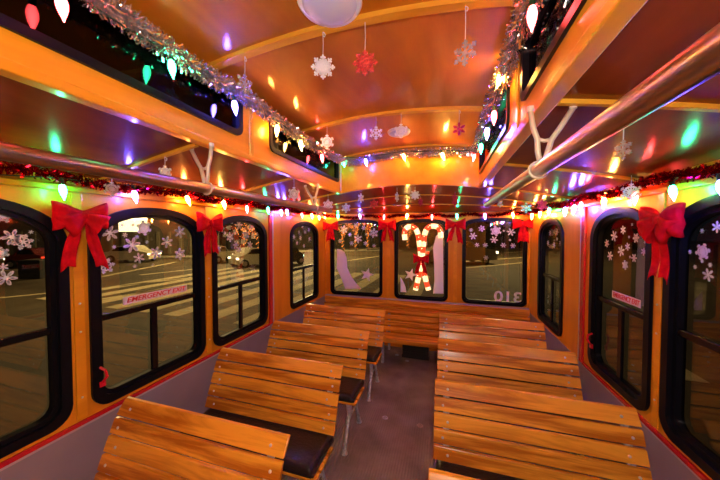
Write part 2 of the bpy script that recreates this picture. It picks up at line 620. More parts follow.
def window(w, side, zb=-0.785):
    wn[0] += 1
    if side == 'back':
        root = empty('window_%d' % wn[0], ((w[0] + w[1]) / 2, YB, zb))
        mp, sg = (lambda d: map_back(YB + d)), 1
    else:
        X, sg = (XL, -1) if side == 'left' else (XR, 1)
        root = empty('window_%d' % wn[0], (X, (w[0] + w[1]) / 2, zb))
        mp = lambda d: map_side(X + sg * d)
    struct(root)
    inv = Matrix.Translation(-root.location)
    kind = 'back' if side == 'back' else 'side'
    fwid = 0.034 if side == 'back' else 0.045

    def add(name, me, mat, bev=0):
        me.transform(inv)
        me.materials.append(mat)
        o = link(name, me, root)
        if bev:
            bevel(o, bev)
        return o
    add('window_frame', ring(inset(w, -0.006, zb, kind), inset(w, fwid * 0.62, zb, kind), 0.022, mp(-0.003)), M['black'], 0.004)
    add('inner_frame', ring(inset(w, fwid * 0.45, zb, kind), inset(w, fwid, zb, kind), 0.030, mp(0.018)), M['black'], 0.003)
    add('pane', plate(inset(w, fwid * 0.8, zb, kind), [], 0.004, mp(0.026)), M['glass'])
    if side != 'back':
        zr = -0.385 if side == 'left' else -0.378
        b = MB()
        b.box((X + sg * 0.006, w[0] + 0.03, zr - 0.018), (X + sg * 0.022, w[1] - 0.03, zr + 0.010))
        me = b.mesh('mid_rail', []); add('mid_rail', me, M['rail_dark'], 0.003)
        ym = (w[0] + w[1]) / 2 - 0.01
        b = MB()
        b.box((X + sg * 0.008, ym - 0.017, zb + 0.03), (X + sg * 0.022, ym + 0.017, zr - 0.015))
        me = b.mesh('divider', []); add('divider', me, M['rail_dark'], 0.003)
        if w in (WIN_L[1], WIN_R[2]):
            yl = w[0] + 0.030 if side == 'left' else w[1] - 0.03
            b = MB()
            b.tube([(X - sg * 0.010, yl - 0.008, -0.60), (X - sg * 0.026, yl + 0.004, -0.615), (X - sg * 0.028, yl + 0.010, -0.645), (X - sg * 0.010, yl + 0.002, -0.675)], 0.0055, 8)
            b.box((X - sg * 0.006, yl - 0.012, -0.69), (X - sg * 0.016, yl + 0.012, -0.665))
            me = b.mesh('latch', []); o = add('latch', me, M['red_plastic']); o['label'] = 'red plastic window latch'
    return root


for w in WIN_L:
    window(w, 'left', ZL0)
for w in WIN_R:
    window(w, 'right', ZR0)
for w in WIN_B:
    window(w, 'back')
for X, sg in ((BL, -1), (BR, 1)):
    for a, c in CW:
        wn[0] += 1
        root = struct(empty('window_%d' % wn[0], (X, (a + c) / 2, 0.432)))
        inv = Matrix.Translation(-root.location)
        me = plate(rect(a - 0.004, c + 0.004, 0.428, 0.632, 0.04), [rect(a + 0.02, c - 0.02, 0.452, 0.608, 0.03)], 0.02, map_side(X))
        me.transform(inv); me.materials.append(M['black']); bevel(link('window_frame', me, root), 0.004)
        me = plate(rect(a + 0.01, c - 0.01, 0.442, 0.618, 0.03), [], 0.004, map_side(X + sg * 0.012))
        me.transform(inv); me.materials.append(M['glass_dark']); link('pane', me, root)


# ------------------------------------------------------------------ benches
def prof(t):          # backrest centre line: t 0 top .. 1 bottom -> (dy, z)
    z = -0.735 - 0.308 * t
    dy = -0.125 * t ** 0.9 + 0.018 * max(0, 0.2 - t) / 0.2
    return dy, z


SEATZ = -1.085


def make_bench(x0, x1, y, label, ns=5, cushion=True, z_off=0.0, depth=0.345, group='slatted benches along the aisle'):
    W = x1 - x0
    root = empty('slatted_bench', ((x0 + x1) / 2, y, ZF))
    tag(root, label, 'bench', group)
    h = W / 2
    # backrest, ns boards following the curve
    b = MB()
    for k in range(ns):
        t0, t1 = k / ns + 0.012, (k + 1) / ns - 0.020
        rows = []
        for t in (t0, (t0 + t1) / 2, t1):
            dy, z = prof(t)
            rows.append((dy, z - ZF))
        nb = [(-0.0075, rows), (0.0075, rows)]
        vs = []
        for off, rr in nb:
            for dy, z in rr:
                for x in (-h, h):
                    vs.append((x, dy + off, z))
        q = lambda s_, i, e: s_ * 6 + i * 2 + e
        fs = []
        for i in range(2):
            fs += [(q(0, i, 0), q(0, i + 1, 0), q(0, i + 1, 1), q(0, i, 1)), (q(1, i, 0), q(1, i, 1), q(1, i + 1, 1), q(1, i + 1, 0))]
            fs += [(q(0, i, 0), q(1, i, 0), q(1, i + 1, 0), q(0, i + 1, 0)), (q(0, i, 1), q(0, i + 1, 1), q(1, i + 1, 1), q(1, i, 1))]
        fs += [(q(0, 0, 0), q(0, 0, 1), q(1, 0, 1), q(1, 0, 0)), (q(0, 2, 0), q(1, 2, 0), q(1, 2, 1), q(0, 2, 1))]
        b.add(vs, fs)
    bevel(b.build('backrest', M['oak'], root), 0.003, 2)
    # seat boards
    b = MB()
    zt = SEATZ - ZF
    for k in range(4):
        ya = -0.135 - (depth - 0.135) * k / 4
        yb = -0.135 - (depth - 0.135) * (k + 1) / 4 + 0.006
        b.box((-h, yb, zt - 0.016), (h, ya, zt))
    bevel(b.build('seat', M['oak'], root), 0.004, 2)
    if cushion:
        nu, nv = 20, 12
        b = MB()
        cx = h - 0.012
        y0_, y1_ = -0.098, -depth + 0.006

        def cu(u, v, top):
            x = (-1 + 2 * u) * (cx - 0.012 * v)
            yy = y0_ + v * (y1_ - y0_)
            e = min(u, 1 - u) * 2 * cx
            g = min(v, 1 - v) * (y0_ - y1_)
            r = 0.022
            k = min(1, e / r, g / r)
            hgt = math.sqrt(max(0, 1 - (1 - k) ** 2))
            return (x, yy, zt + (0.012 + 0.030 * hgt if top else 0.001))
        nonlin = lambda u: 0.5 - 0.5 * math.copysign(abs(math.cos(PI * u)) ** 0.6, math.cos(PI * u))
        b.grid(lambda u, v: cu(nonlin(u), nonlin(v), True), nu, nv)
        b.grid(lambda u, v: cu(nonlin(1 - u), nonlin(v), False), nu, nv)
        o = b.build('cushion', M['vinyl'], root, smooth=True)
        # side band
        b2 = MB()
        b2.box((-cx, y1_ + 0.001, zt + 0.0005), (cx, y0_, zt + 0.018))
        p_ = b2.build('cushion_piping', M['vinyl'], o)
        bevel(p_, 0.006, 3)
        o['label'] = 'black vinyl seat cushion'
    # cast iron end frames
    for sx in (-1, 1):
        b = MB()
        x = sx * (h - 0.055)
        back = [(x, prof(t)[0] + 0.0165, prof(t)[1] - ZF) for t in (0.03, 0.25, 0.5, 0.75, 1.0)]
        back += [(x, -0.12, zt - 0.035)]
        b.tube(back, 0.0085, 8)
        b.tube([(x, -0.10, zt - 0.026), (x, -0.22, zt - 0.028), (x, -depth + 0.01, zt - 0.026)], 0.009, 8)
        fl = [(x, -depth + 0.03, zt - 0.03), (x, -depth + 0.035, zt - 0.10), (x, -depth + 0.0, zt - 0.17), (x, -depth - 0.035, zt - 0.24), (x, -depth - 0.045, 0.010)]
        rl = [(x, -0.14, zt - 0.03), (x, -0.165, zt - 0.09), (x, -0.145, zt - 0.16), (x, -0.105, zt - 0.23), (x, -0.085, 0.010)]
        b.tube(fl, [0.017, 0.013, 0.011, 0.012, 0.017], 8)
        b.tube(rl, [0.017, 0.013, 0.011, 0.012, 0.017], 8)
        # scroll brace
        sc = []
        for i in range(15):
            w = -0.2 + i / 14 * 1.5 * PI
            r = 0.045 - 0.018 * i / 14
            sc.append((x, -depth / 2 - 0.075 + r * math.cos(w), zt - 0.085 + r * math.sin(w)))
        b.tube(sc, 0.008, 6)
        b.tube([(x, -depth + 0.02, zt - 0.14), (x, -depth / 2 - 0.07, zt - 0.12), (x, -0.155, zt - 0.13)], 0.006, 6)
        for yy in (-depth - 0.045, -0.085):
            b.lathe([(0.020, 0), (0.020, 0.006), (0.010, 0.012)], 10, Matrix.Translation((x, yy, 0)))
        for k in range(ns - 1):
            dy, z = prof((k + 1) / ns - 0.003)
            b.box((x - 0.014, dy + 0.002, z - ZF - 0.005), (x + 0.014, dy + 0.02, z - ZF + 0.005))
        b.build('leg_frame', M['iron'], root, smooth=False)
    # bolts
    bm = MB(); bm.lathe([(0.006, 0), (0.0058, 0.002), (0.003, 0.0042)], 10)
    bolt = bm.mesh('bolt', M['steel'], smooth=False)
    for sx in (-1, 1):
        for k in range(ns):
            dy, z = prof((k + 0.5) / ns)
            o = link('bolt', bolt, root, (sx * (h - (0.062 if k % 2 == 0 else 0.040)), dy - 0.0082, z - ZF))
            o.rotation_euler = (PI / 2 - 0.35, 0, 0)
    return root


ys = [0.865, 1.425, 1.995, 2.575]
lw = ['nearest on the left side, cut off by the picture edge', 'second from the front on the left side', 'third from the front on the left side', 'hindmost on the left side of the aisle']
rw = ['nearest on the right side, cut off at the bottom', 'second from the front on the right side', 'third from the front on the right side', 'hindmost on the right side of the aisle']
for y, l, r in zip(ys, lw, rw):
    make_bench(-1.358, -0.532, y, 'varnished slatted bench, ' + l)
    make_bench(-0.043, 0.770, y, 'varnished slatted bench, ' + r)

# rear bench across the full width: two wide boards and the aisle seat
root = empty('rear_bench', (XC, 3.22, ZF))
tag(root, 'full width slatted wooden bench against the rear wall under the windows', 'bench')
b = MB()
for z1, z0, y in ((-0.795, -0.862, 3.225), (-0.870, -0.940, 3.205)):
    b.box((XL + 0.035 - XC, y - 3.22 - 0.009, z0 - ZF), (XR - 0.015 - XC, y - 3.22 + 0.009, z1 - ZF))
bevel(b.build('top_board', M['oak'], root), 0.003)
b = MB()
for k in range(4):
    z1 = -0.868 - 0.058 * k
    y = 3.12 - 0.028 * k
    b.box((-0.66 - XC, y - 3.22 - 0.008, z1 - 0.052 - ZF), (0.62 - XC, y - 3.22 + 0.008, z1 - ZF))
bevel(b.build('backrest', M['oak'], root), 0.003)
b = MB()
b.box((-0.98 - XC, 2.83 - 3.22, -1.125 - ZF), (0.62 - XC, 3.03 - 3.22, -1.105 - ZF))
b.box((-0.98 - XC, 2.822 - 3.22, -1.145 - ZF), (0.62 - XC, 2.838 - 3.22, -1.100 - ZF))
bevel(b.build('seat', M['oak'], root), 0.004)
for x in (-1.30, -0.62, 0.05, 0.6):
    b = MB()
    b.box((x - XC - 0.012, 2.86 - 3.22, 0), (x - XC + 0.012, 2.89 - 3.22, -1.125 - ZF))
    b.box((x - XC - 0.012, 3.21 - 3.22, 0), (x - XC + 0.012, 3.24 - 3.22, -0.90 - ZF))
    b.box((x - XC - 0.012, 2.86 - 3.22, -1.15 - ZF), (x - XC + 0.012, 3.24 - 3.22, -1.127 - ZF))
    b.build('leg_frame', M['iron'], root)
b = MB()
b.box((-0.44, 3.06, ZF), (-0.16, 3.20, -1.17))
b.box((-0.445, 3.055, ZF), (-0.155, 3.058, -1.34))
for k in range(6):
    b.box((-0.42, 3.052, -1.32 + k * 0.022), (-0.18, 3.058, -1.31 + k * 0.022))
tag(bevel(b.build('heater_box', M['dark_box']), 0.004), 'black heater box on the floor under the rear bench seat', 'heater')

# floor anchors
for (x, y), l, mt in (((385, 418), 'rusty dark ring shaped anchor in the aisle floor, left one', M['iron']), ((420, 426), 'brass anchor ring in the aisle floor, right one', M['brass']),
                      ((397, 355), 'small dark floor anchor near the rear bench, left one', M['iron']), ((407, 361), 'small dark floor anchor near the heater box, right one', M['iron'])):
    p = onz(x, y, ZF)
    b = MB()
    b.lathe([(0.022, 0), (0.022, 0.003), (0.013, 0.004), (0.012, 0.001)], 16)
    b.lathe([(0.008, 0), (0.007, 0.006)], 6)
    tag(b.build('floor_anchor', mt, loc=(p.x, p.y, ZF)), l, 'floor fitting')

# ------------------------------------------------------------------ handrails
for X, y1, side in ((-0.890, 2.10, 'left'), (0.243, 1.87, 'right')):
    root = empty('handrail', (X, 0.86, 0.17))
    tag(root, 'long round metal ceiling handrail on Y shaped brackets, %s side of the aisle' % side, 'handrail')
    b = MB()
    b.tube([(0, -0.80 - 0.86, 0), (0, 0.5 - 0.86, 0), (0, y1 - 0.86, 0)], 0.0195, 20)
    b.tube([(0, y1 - 0.86, 0), (0, y1 - 0.85, 0), (0, y1 - 0.845, 0)], [0.0195, 0.015, 0.007], 20)
    b.build('rail', M['brass'], root, smooth=True)
    for yb in (0.88, 1.83 if side == 'left' else 1.76):
        if yb > 1.5 and side == 'right':
            continue
        sg = 1 if side == 'right' else -1
        b = MB()
        yy = yb - 0.86
        zt = 0.162
        xo = 0.03 if side == 'right' else -0.02
        L = lambda *p: [(q[0], yy, q[1]) for q in p]
        b.tube(L((0.005, 0.012), (-0.002, 0.05), (-0.004, 0.085), (-0.014, 0.115), (-0.022, zt)), 0.0072, 8)
        b.tube(L((0.012, 0.012), (0.022, 0.05), (0.030, 0.080), (0.050, 0.110), (0.078, zt - 0.004)), 0.0072, 8)
        b.tube(L((-0.004, 0.085), (0.013, 0.078), (0.030, 0.080)), 0.0052, 8)
        rg = [(0.0225 * math.cos(w), yy + 0.004 * math.sin(w), 0.0225 * math.sin(w)) for w in [2 * PI * i / 16 for i in range(17)]]
        b.tube(rg, 0.004, 6)
        o = b.build('bracket', M['bracket'], root, smooth=True)
        if side == 'left':
            o.scale.x = -1
        for q in ((-0.022, zt), (0.078, zt - 0.004)):
            b = MB()
            s_ = -1 if side == 'left' else 1
            b.lathe([(0.009, -0.002), (0.009, 0.012)], 10, Matrix.Translation((s_ * q[0], yy, q[1])))
            b.build('mount', M['steel'], root)

# ------------------------------------------------------------------ ceiling lights
for x, y, r, l in ((-0.338, 0.80, 0.098, 'round white dome ceiling light at the top of the picture'), (-0.312, 1.955, 0.078, 'round white dome ceiling light farther back near the silver garland')):
    z = high(x) + 0.002
    root = tag(empty('ceiling_light', (x, y, z)), l, 'ceiling light')
    b = MB(); b.lathe([(r, 0), (r, -0.010), (r * 0.92, -0.020), (r * 0.84, -0.018)], 40)
    b.build('light_rim', M['dome_rim'], root, smooth=True)
    b = MB(); b.lathe([(r * 0.85, -0.014)] + [(r * 0.84 * math.cos(w), -0.016 - 0.022 * math.sin(w)) for w in [PI / 2 * i / 8 for i in range(8)]] + [(0.002, -0.038)], 40)
    b.build('dome', M['dome'], root, smooth=True)

# ------------------------------------------------------------------ garlands
def spline(pts, n):
    out = []
    P = [Vector(p) for p in pts]
    P = [P[0] * 2 - P[1]] + P + [P[-1] * 2 - P[-2]]
    for i in range(1, len(P) - 2):
        for k in range(n):
            t = k / n
            a, b_, c, d = P[i - 1:i + 3]
            out.append(0.5 * ((2 * b_) + (c - a) * t + (2 * a - 5 * b_ + 4 * c - d) * t * t + (3 * b_ - a - 3 * c + d) * t ** 3))
    out.append(P[-2])
    return out


def garland(name, path, r, dens, mat, label, cat, w=0.0028):
    b = MB()
    P = path
    tot = sum((P[i + 1] - P[i]).length for i in range(len(P) - 1))
    n = int(tot * dens)
    b.tube(P, 0.003, 5)
    seg = []
    acc = 0
    for i in range(len(P) - 1):
        seg.append((acc, P[i], P[i + 1]))
        acc += (P[i + 1] - P[i]).length
    si = 0
    for k in range(n):
        s_ = tot * k / n
        while si < len(seg) - 1 and seg[si + 1][0] <= s_:
            si += 1
        a, p0, p1 = seg[si]
        d = (p1 - p0)
        c = p0 + d * ((s_ - a) / max(1e-6, d.length))
        t = d.normalized()
        v = Vector((random.gauss(0, 1), random.gauss(0, 1), random.gauss(0, 1)))
        v = (v - t * v.dot(t) * 0.7).normalized()
        L = r * random.uniform(0.6, 1.15)
        sd = v.cross(Vector((random.gauss(0, 1), random.gauss(0, 1), random.gauss(0, 1)))).normalized() * w * random.uniform(0.6, 1.3)
        bend = t * random.uniform(-0.4, 0.4) * r
        m_ = c + v * L * 0.5
        e = c + v * L + bend
        b.add([c - sd * 0.5, c + sd * 0.5, m_ + sd, m_ - sd, e + sd, e - sd], [(0, 1, 2, 3), (3, 2, 4, 5)])
    o = b.build(name, mat)
    return tag(o, label, cat)


zg = 0.628
sil = [(BL + 0.035, 0.12, 0.62), (BL + 0.035, 0.45, 0.60), (BL + 0.035, 0.8, 0.585), (BL + 0.035, 1.1, 0.60), (BL + 0.035, 1.45, 0.585), (BL + 0.035, 1.85, 0.59), (BL + 0.06, 2.2, 0.60),
       (BL + 0.16, 2.29, 0.60), (-0.6, 2.29, 0.615), (-0.32, 2.29, 0.64), (-0.1, 2.29, 0.625), (0.1, 2.29, 0.615), (BR - 0.07, 2.25, 0.60), (BR - 0.035, 2.1, 0.60), (BR - 0.035, 1.8, 0.61), (BR - 0.035, 1.5, 0.625), (BR - 0.035, 1.2, 0.61), (BR - 0.035, 0.9, 0.62), (BR - 0.035, 0.5, 0.61), (BR - 0.035, 0.12, 0.62)]
garland('tinsel_garland', spline(sil, 10), 0.038, 4000, M['foil'], 'silver tinsel garland strung around the raised ceiling above the dark windows', 'garland', w=0.0024)
zr_ = 0.205
red = [(XL + 0.05, 0.1, 0.20)] + [(XL + 0.05, 0.35 + 0.28 * i, 0.205 + (0.014 if i % 2 else -0.002)) for i in range(10)] + [(XL + 0.09, 3.17, 0.20), (XL + 0.2, 3.27, 0.195)] + \
      [(XL + 0.4 + 0.19 * i, 3.275, 0.188 + (0.012 if i % 2 else -0.012)) for i in range(10)] + [(XR - 0.15, 3.24, 0.195), (XR - 0.05, 3.1, 0.20)] + [(XR - 0.05, 2.85 - 0.28 * i, 0.20 + (0.012 if i % 2 else -0.008)) for i in range(10)]
garland('tinsel_garland', spline(red, 6), 0.025, 2000, M['foil_red'], 'dark red tinsel garland along the tops of the side and rear walls', 'garland')

# ------------------------------------------------------------------ light strings
def bulb_mesh(mat, name='bulb'):
    b = MB()
    pr = [(0.0055, 0.0)]
    for i in range(1, 12):
        t = i / 12
        r = 0.0125 * math.sin(PI * min(1, t * 0.92 + 0.08)) ** 0.75 * (1 - 0.42 * t)
        pr.append((r * 1.12, -0.062 * t))
    pr.append((0.0012, -0.064))
    b.lathe(list(reversed(pr)), 14)
    return b.mesh(name, mat, smooth=True)


BM = {k: bulb_mesh(M['b_' + k]) for k in ('red', 'green', 'blue', 'yellow', 'orange')}
sb = MB(); sb.lathe([(0.0075, -0.006), (0.0075, 0.016), (0.004, 0.020)], 10)
SOCK = sb.mesh('socket', M['socket'])


def light_string(label, bulbs, cat='string lights'):
    """bulbs: (pos of the bulb centre, colour, tilt vector)"""
    root = empty('light_string', bulbs[0][0])
    tag(root, label, cat)
    o0 = Vector(bulbs[0][0])
    pts = []
    for i, (p, c, tl) in enumerate(bulbs):
        d = (Vector((0, 0, -1)) + Vector(tl)).normalized()
        base = Vector(p) - d * 0.028
        o = link('bulb', BM[c], root, base - o0)
        o.rotation_mode = 'QUATERNION'
        o.rotation_quaternion = Vector((0, 0, -1)).rotation_difference(d)
        o['label'] = 'glowing %s bulb' % c
        link('socket', SOCK, o)
        pts.append(base - d * 0.022 - o0)
    w = []
    for a, c in zip(pts, pts[1:]):
        w += [a, (a + c) / 2 + Vector((0, 0, -0.006))]
    w.append(pts[-1])
    b = MB()
    b.tube(w, 0.0025, 5)
    b.build('wire', M['wire'], root)
    return root


bl = []
xs = BL + 0.045
for px, py, c, t in ((-60, -70, 'blue', 0), (62, 6, 'red', 0), (172, 68, 'green', 0.05), (235, 107, 'blue', 0.05), (277, 130, 'orange', 0.0), (301, 145, 'yellow', 0.1), (322, 158, 'red', 0.15)):
    bl.append((onx(px, py, xs), c, (0.15, 0, 0) if t else (random.uniform(-.1, .1), random.uniform(-.1, .1), 0)))
for px, py, c in ((344, 163, 'green'), (366, 162, 'blue'), (404, 157, 'orange'), (443, 156, 'yellow'), (474, 157, 'red')):
    bl.append((ony(px, py, 2.235), c, (random.uniform(-.35, .35), -0.1, 0)))
for px, py, c, t in ((481, 148, 'green', 0), (487, 133, 'blue', 0), (494, 117, 'red', 0), (500, 78, 'yellow', 0.5), (532, 17, 'red', 0.0), (640, -130, 'green', 0)):
    bl.append((onx(px, py, BR - 0.05), c, (-t * 0.6, t, 0)))
light_string('string of large coloured bulbs below the silver garland on the raised ceiling', bl)
bl = []
xw = XL + 0.06
for px, py, c in ((-70, 184, 'red'), (63, 191, 'green'), (135, 196, 'blue'), (188, 200, 'orange'), (224, 204, 'yellow'), (247, 209, 'red'), (268, 210, 'green'), (281, 212, 'blue'), (287, 212, 'blue'), (302, 215, 'red'), (312, 216, 'orange'), (319, 217, 'yellow')):
    bl.append((onx(px, py, xw), c, (0.1, random.uniform(0.0, 0.4), 0)))
for px, py, c in ((325, 216, 'orange'), (338, 216, 'green'), (360, 216, 'blue'), (384, 217, 'red'), (407, 216, 'yellow'), (432, 217, 'red'), (457, 216, 'green'), (485, 216, 'blue'), (513, 215, 'orange')):
    bl.append((ony(px, py, 3.25), c, (random.uniform(-.2, .2), -0.1, 0)))
for px, py, c in ((532, 216, 'orange'), (540, 214, 'yellow'), (549, 211, 'green'), (565, 211, 'blue'), (574, 209, 'blue'), (581, 206, 'red'), (604, 202, 'yellow'), (635, 198, 'red'), (673, 192, 'green'), (722, 188, 'blue')):
    bl.append((onx(px, py, XR - 0.055), c, (-0.1, -0.35 if px > 650 else random.uniform(-.2, .1), 0)))
light_string('string of large coloured bulbs hanging below the red garland around the walls', bl)


# ------------------------------------------------------------------ bows
def bow_mesh_parts(W, tail, seed, spread=0.45, double=False):
    rnd = random.Random(seed)
    parts = []
    n, m = 20, 5
    for s_ in (-1, 1):
        b = MB()
        droop = rnd.uniform(-0.02, 0.05) * W

        def fn(u, v, s_=s_, droop=droop):
            a = 2 * PI * u
            rr = 0.5 - 0.5 * math.cos(a)
            x = s_ * W * 0.5 * rr ** 0.8
            y = -0.010 - 0.15 * W * math.sin(a) * (0.4 + 0.6 * rr)
            wd = W * (0.13 + 0.20 * rr)
            z = (v - 0.5) * 2 * wd + droop * rr + 0.012 * W * math.sin(9 * v + 3 * u) * rr
            y += 0.02 * W * math.sin(12 * v + 5 * u)
            return (x, y, z)
        b.grid(fn, n, m)
        parts.append(('bow_loop', b))
        if double:
            b2 = MB()
            ca, sa = math.cos(-s_ * 0.62), math.sin(-s_ * 0.62)

            def fn2(u, v, s_=s_, ca=ca, sa=sa, fn=fn):
                x, y, z = fn(u, v)
                x, z = x * 0.86, z * 0.8 + 0.006 * math.sin(8 * v)
                return (x * ca - z * sa, y * 0.8 - 0.014, x * sa + z * ca)
            b2.grid(fn2, n, m)
            parts.append(('bow_loop', b2))
    b = MB()
    b.lathe([(W * 0.02, -W * 0.085), (W * 0.085, -W * 0.07), (W * 0.075, 0), (W * 0.085, W * 0.07), (W * 0.02, W * 0.085)], 12, Matrix.Translation((0, -0.012 - 0.02 * W, 0)))
    parts.append(('knot', b))
    for s_ in (-1, 1):
        b = MB()
        L = tail * (1 + 0.08 * s_ * rnd.uniform(-1, 1))
        sp = spread * rnd.uniform(0.75, 1.1)
        ph = rnd.uniform(0, 3)

        def fn(u, v, s_=s_, L=L, sp=sp, ph=ph):
            wd = W * (0.10 + 0.16 * min(1, u * 2.2))
            x = s_ * (W * 0.06 + sp * L * 0.5 * u ** 0.9) + (v - 0.5) * wd
            notch = 0.30 * wd * (abs(v - 0.5) * 2) if u > 0.98 else 0
            z = -0.02 * W - L * u - notch - (v - 0.5) * wd * 0.35 * s_ * u
            y = -0.012 - 0.05 * W * math.sin(5 * u + ph) * u - 0.02 * W * math.sin(7 * v)
            return (x, y, z)
        b.grid(fn, 14, 6)
        parts.append(('ribbon_tail', b))
    return parts


def bow(pos, W, tail, rz, label, seed, spread=0.45, double=False):
    root = tag(empty('ribbon_bow', pos, rz), label, 'bow', 'red ribbon bows')
    for nm, b in bow_mesh_parts(W, tail, seed, spread, double):
        o = b.build(nm, M['ribbon'], root, smooth=True)
        if nm != 'knot':
            s_ = o.modifiers.new('s', 'SOLIDIFY')
            s_.thickness = 0.0015
    return root


# front of a bow faces local -Y
bow((XL + 0.03, 0.775, 0.065), 0.180, 0.205, PI / 2, 'big red ribbon bow on the left wall, nearest, between first two windows', 1, 0.5, True)
bow((XL + 0.03, 1.435, 0.055), 0.190, 0.17, PI / 2, 'red ribbon bow on the left wall between second and third windows', 2, 0.35)
bow((XL + 0.09, YB - 0.045, 0.075), 0.19, 0.17, PI / 4 * 0.6, 'red ribbon bow in the rear left corner', 3, 0.25)
bow((-0.66, YB - 0.03, 0.085), 0.21, 0.18, 0, 'red ribbon bow between left and centre rear windows', 4, 0.5)
bow((0.11, YB - 0.03, 0.085), 0.21, 0.18, 0, 'red ribbon bow between centre and right rear windows', 5, 0.55)
bow((XR - 0.07, YB - 0.045, 0.085), 0.20, 0.17, -PI / 4 * 0.5, 'red ribbon bow in the rear right corner', 6, 0.2)
bow((XR - 0.03, 1.40, 0.045), 0.20, 0.22, -PI / 2, 'red ribbon bow on the right wall beside the exit sign window', 7, 0.2, True)


# ------------------------------------------------------------------ snowflakes
def flake_mb(R, th, style=0, w=None):
    """six armed flake in local XZ, thickness along Y"""
    b = MB()
    w = w or R * 0.13
    arms = 8 if style == 3 else 6

    def bar(a, b0, b1, off=Vector((0, 0, 0)), ww=w):
        d = Vector((math.cos(a), 0, math.sin(a)))
        n = Vector((-math.sin(a), 0, math.cos(a)))
        y = Vector((0, th / 2, 0))
        p, q = off + d * b0, off + d * b1
        vs = [p - n * ww / 2 - y, p + n * ww / 2 - y, q + n * ww / 2 - y, q - n * ww / 2 - y, p - n * ww / 2 + y, p + n * ww / 2 + y, q + n * ww / 2 + y, q - n * ww / 2 + y]
        b.add(vs, [(0, 3, 2, 1), (4, 5, 6, 7), (0, 1, 5, 4), (1, 2, 6, 5), (2, 3, 7, 6), (3, 0, 4, 7)])
    for k in range(arms):
        a = PI / 2 + 2 * PI * k / arms
        d = Vector((math.cos(a), 0, math.sin(a)))
        if style == 2:      # petalled cling
            bar(a, 0, R * 0.72, ww=R * 0.20)
            bar(a, R * 0.40, R * 0.86, ww=R * 0.36)
            bar(a, R * 0.80, R, ww=R * 0.20)
            continue
        bar(a, 0, R)
        fr = (0.42, 0.70) if style != 1 else (0.5, 0.78)
        for f in fr:
            L = R * (0.30 if f < 0.6 else 0.24)
            for s_ in (-1, 1):
                bar(a + s_ * PI / 3.2, 0, L, d * R * f)
        if style in (1, 3):   # lattice hub
            a2 = a + PI / arms
            d2 = Vector((math.cos(a2), 0, math.sin(a2)))
            for s_ in (-1, 1):
                e = d * R * 0.50 if s_ > 0 else Vector((math.cos(a + 2 * PI / arms), 0, math.sin(a + 2 * PI / arms))) * R * 0.50
                q = d2 * R * 0.68
                v = q - e
                bar(math.atan2(v.z, v.x), 0, v.length, e, w * 0.8)
            bar(a2, 0, R * 0.62, ww=w * 0.9)
    m_ = 12
    vs = [(R * 0.2 * math.cos(2 * PI * i / m_), s_ * th * 0.55, R * 0.2 * math.sin(2 * PI * i / m_)) for s_ in (-1, 1) for i in range(m_)]
    b.add(vs, [tuple(reversed(range(m_))), tuple(range(m_, 2 * m_))] + [(i, (i + 1) % m_, m_ + (i + 1) % m_, m_ + i) for i in range(m_)])
    return b


def ornament(p, R, top, style, mat, rz, label, hook=False, group='hanging snowflake ornaments'):
    root = tag(empty('snowflake_ornament', p, rz), label, 'ornament', group)
    flake_mb(R, 0.0035, style).build('snowflake', M[mat], root)
    b = MB()
    b.tube([(0, 0, R * 0.95), (0.001, 0, (R + top - p[2]) / 2), (0, 0, top - p[2])], 0.0011, 5)
    if hook:
        h = top - p[2]
        b.tube([(0, 0, h - 0.012), (0.006, 0, h - 0.016), (0.008, 0, h - 0.008), (0.003, 0, h - 0.002), (0, 0, h)], 0.0015, 5)
    b.build('hanging_thread', M['thread'], root)
    return root


def orn_y(px, py, Y, Rpx, rz, style, mat, label, top=None, hook=False):
    p = ony(px, py, Y)
    d = (p.dot(fw))
    R = Rpx * d / F
    if top is None:
        top = (high(p.x) - 0.017) if Y < YP and BL < p.x < BR else zrear(p.x, p.y) - (0.011 if abs(Y - 1.575) < .2 or abs(Y - .865) < .1 or Y > 2.7 else 0.001)
    return ornament(p, R, top, style, mat, rz, label, hook)


orn_y(323, 67, 0.895, 12, 0.35, 3, 'flake', 'white glitter snowflake hanging from the near ceiling batten beside the red one', hook=True)
orn_y(365, 63, 0.895, 12.5, 0.2, 3, 'flake_red', 'bright red glitter snowflake hanging from the near ceiling batten')
orn_y(465, 53, 0.895, 13, -0.5, 0, 'flake_silver', 'silver glitter snowflake on the near batten at right by the garland', hook=True)
orn_y(245, 84, 0.895, 10, 1.35, 0, 'flake_silver', 'silver snowflake seen edge-on at the left end of the near batten', hook=True)
orn_y(327, 142, 1.63, 7.3, 0.2, 1, 'flake', 'white lattice snowflake over the rear left clerestory corner')
orn_y(376, 133, 1.63, 7, 0.3, 0, 'flake', 'white six-armed snowflake on the second batten left of the dome light')
orn_y(401, 131, 1.63, 7.2, 0.1, 1, 'flake', 'white lattice snowflake hanging in front of the far dome light')
orn_y(459, 129, 1.63, 6.5, 0.2, 2, 'flake_dark', 'magenta snowflake on the second ceiling batten near the right garland', hook=True)
orn_y(165, 172, 0.865, 6.5, 0.5, 1, 'flake', 'white snowflake over the left handrail on a curled hook', hook=True)
orn_y(112, 189, 0.84, 7, 1.25, 1, 'flake', 'thin snowflake seen edge-on beside the blue bulb above left exit window')
orn_y(294, 194, 1.575, 7, 1.1, 1, 'flake', 'white snowflake hanging over the left handrail near its far bracket')
orn_y(319, 213, 2.30, 5, 0.8, 0, 'flake_silver', 'faint silver snowflake at the far end of the left handrail')
orn_y(328, 205, 2.28, 5.5, 0.2, 1, 'flake', 'white lattice snowflake just right of the left handrail end')
orn_y(346, 208, 2.72, 4.8, 0.1, 1, 'flake', 'small white snowflake above the left rear window')
orn_y(361, 198, 2.50, 5, 1.2, 0, 'flake', 'white snowflake turned edge-on above left rear window, below purple reflection')
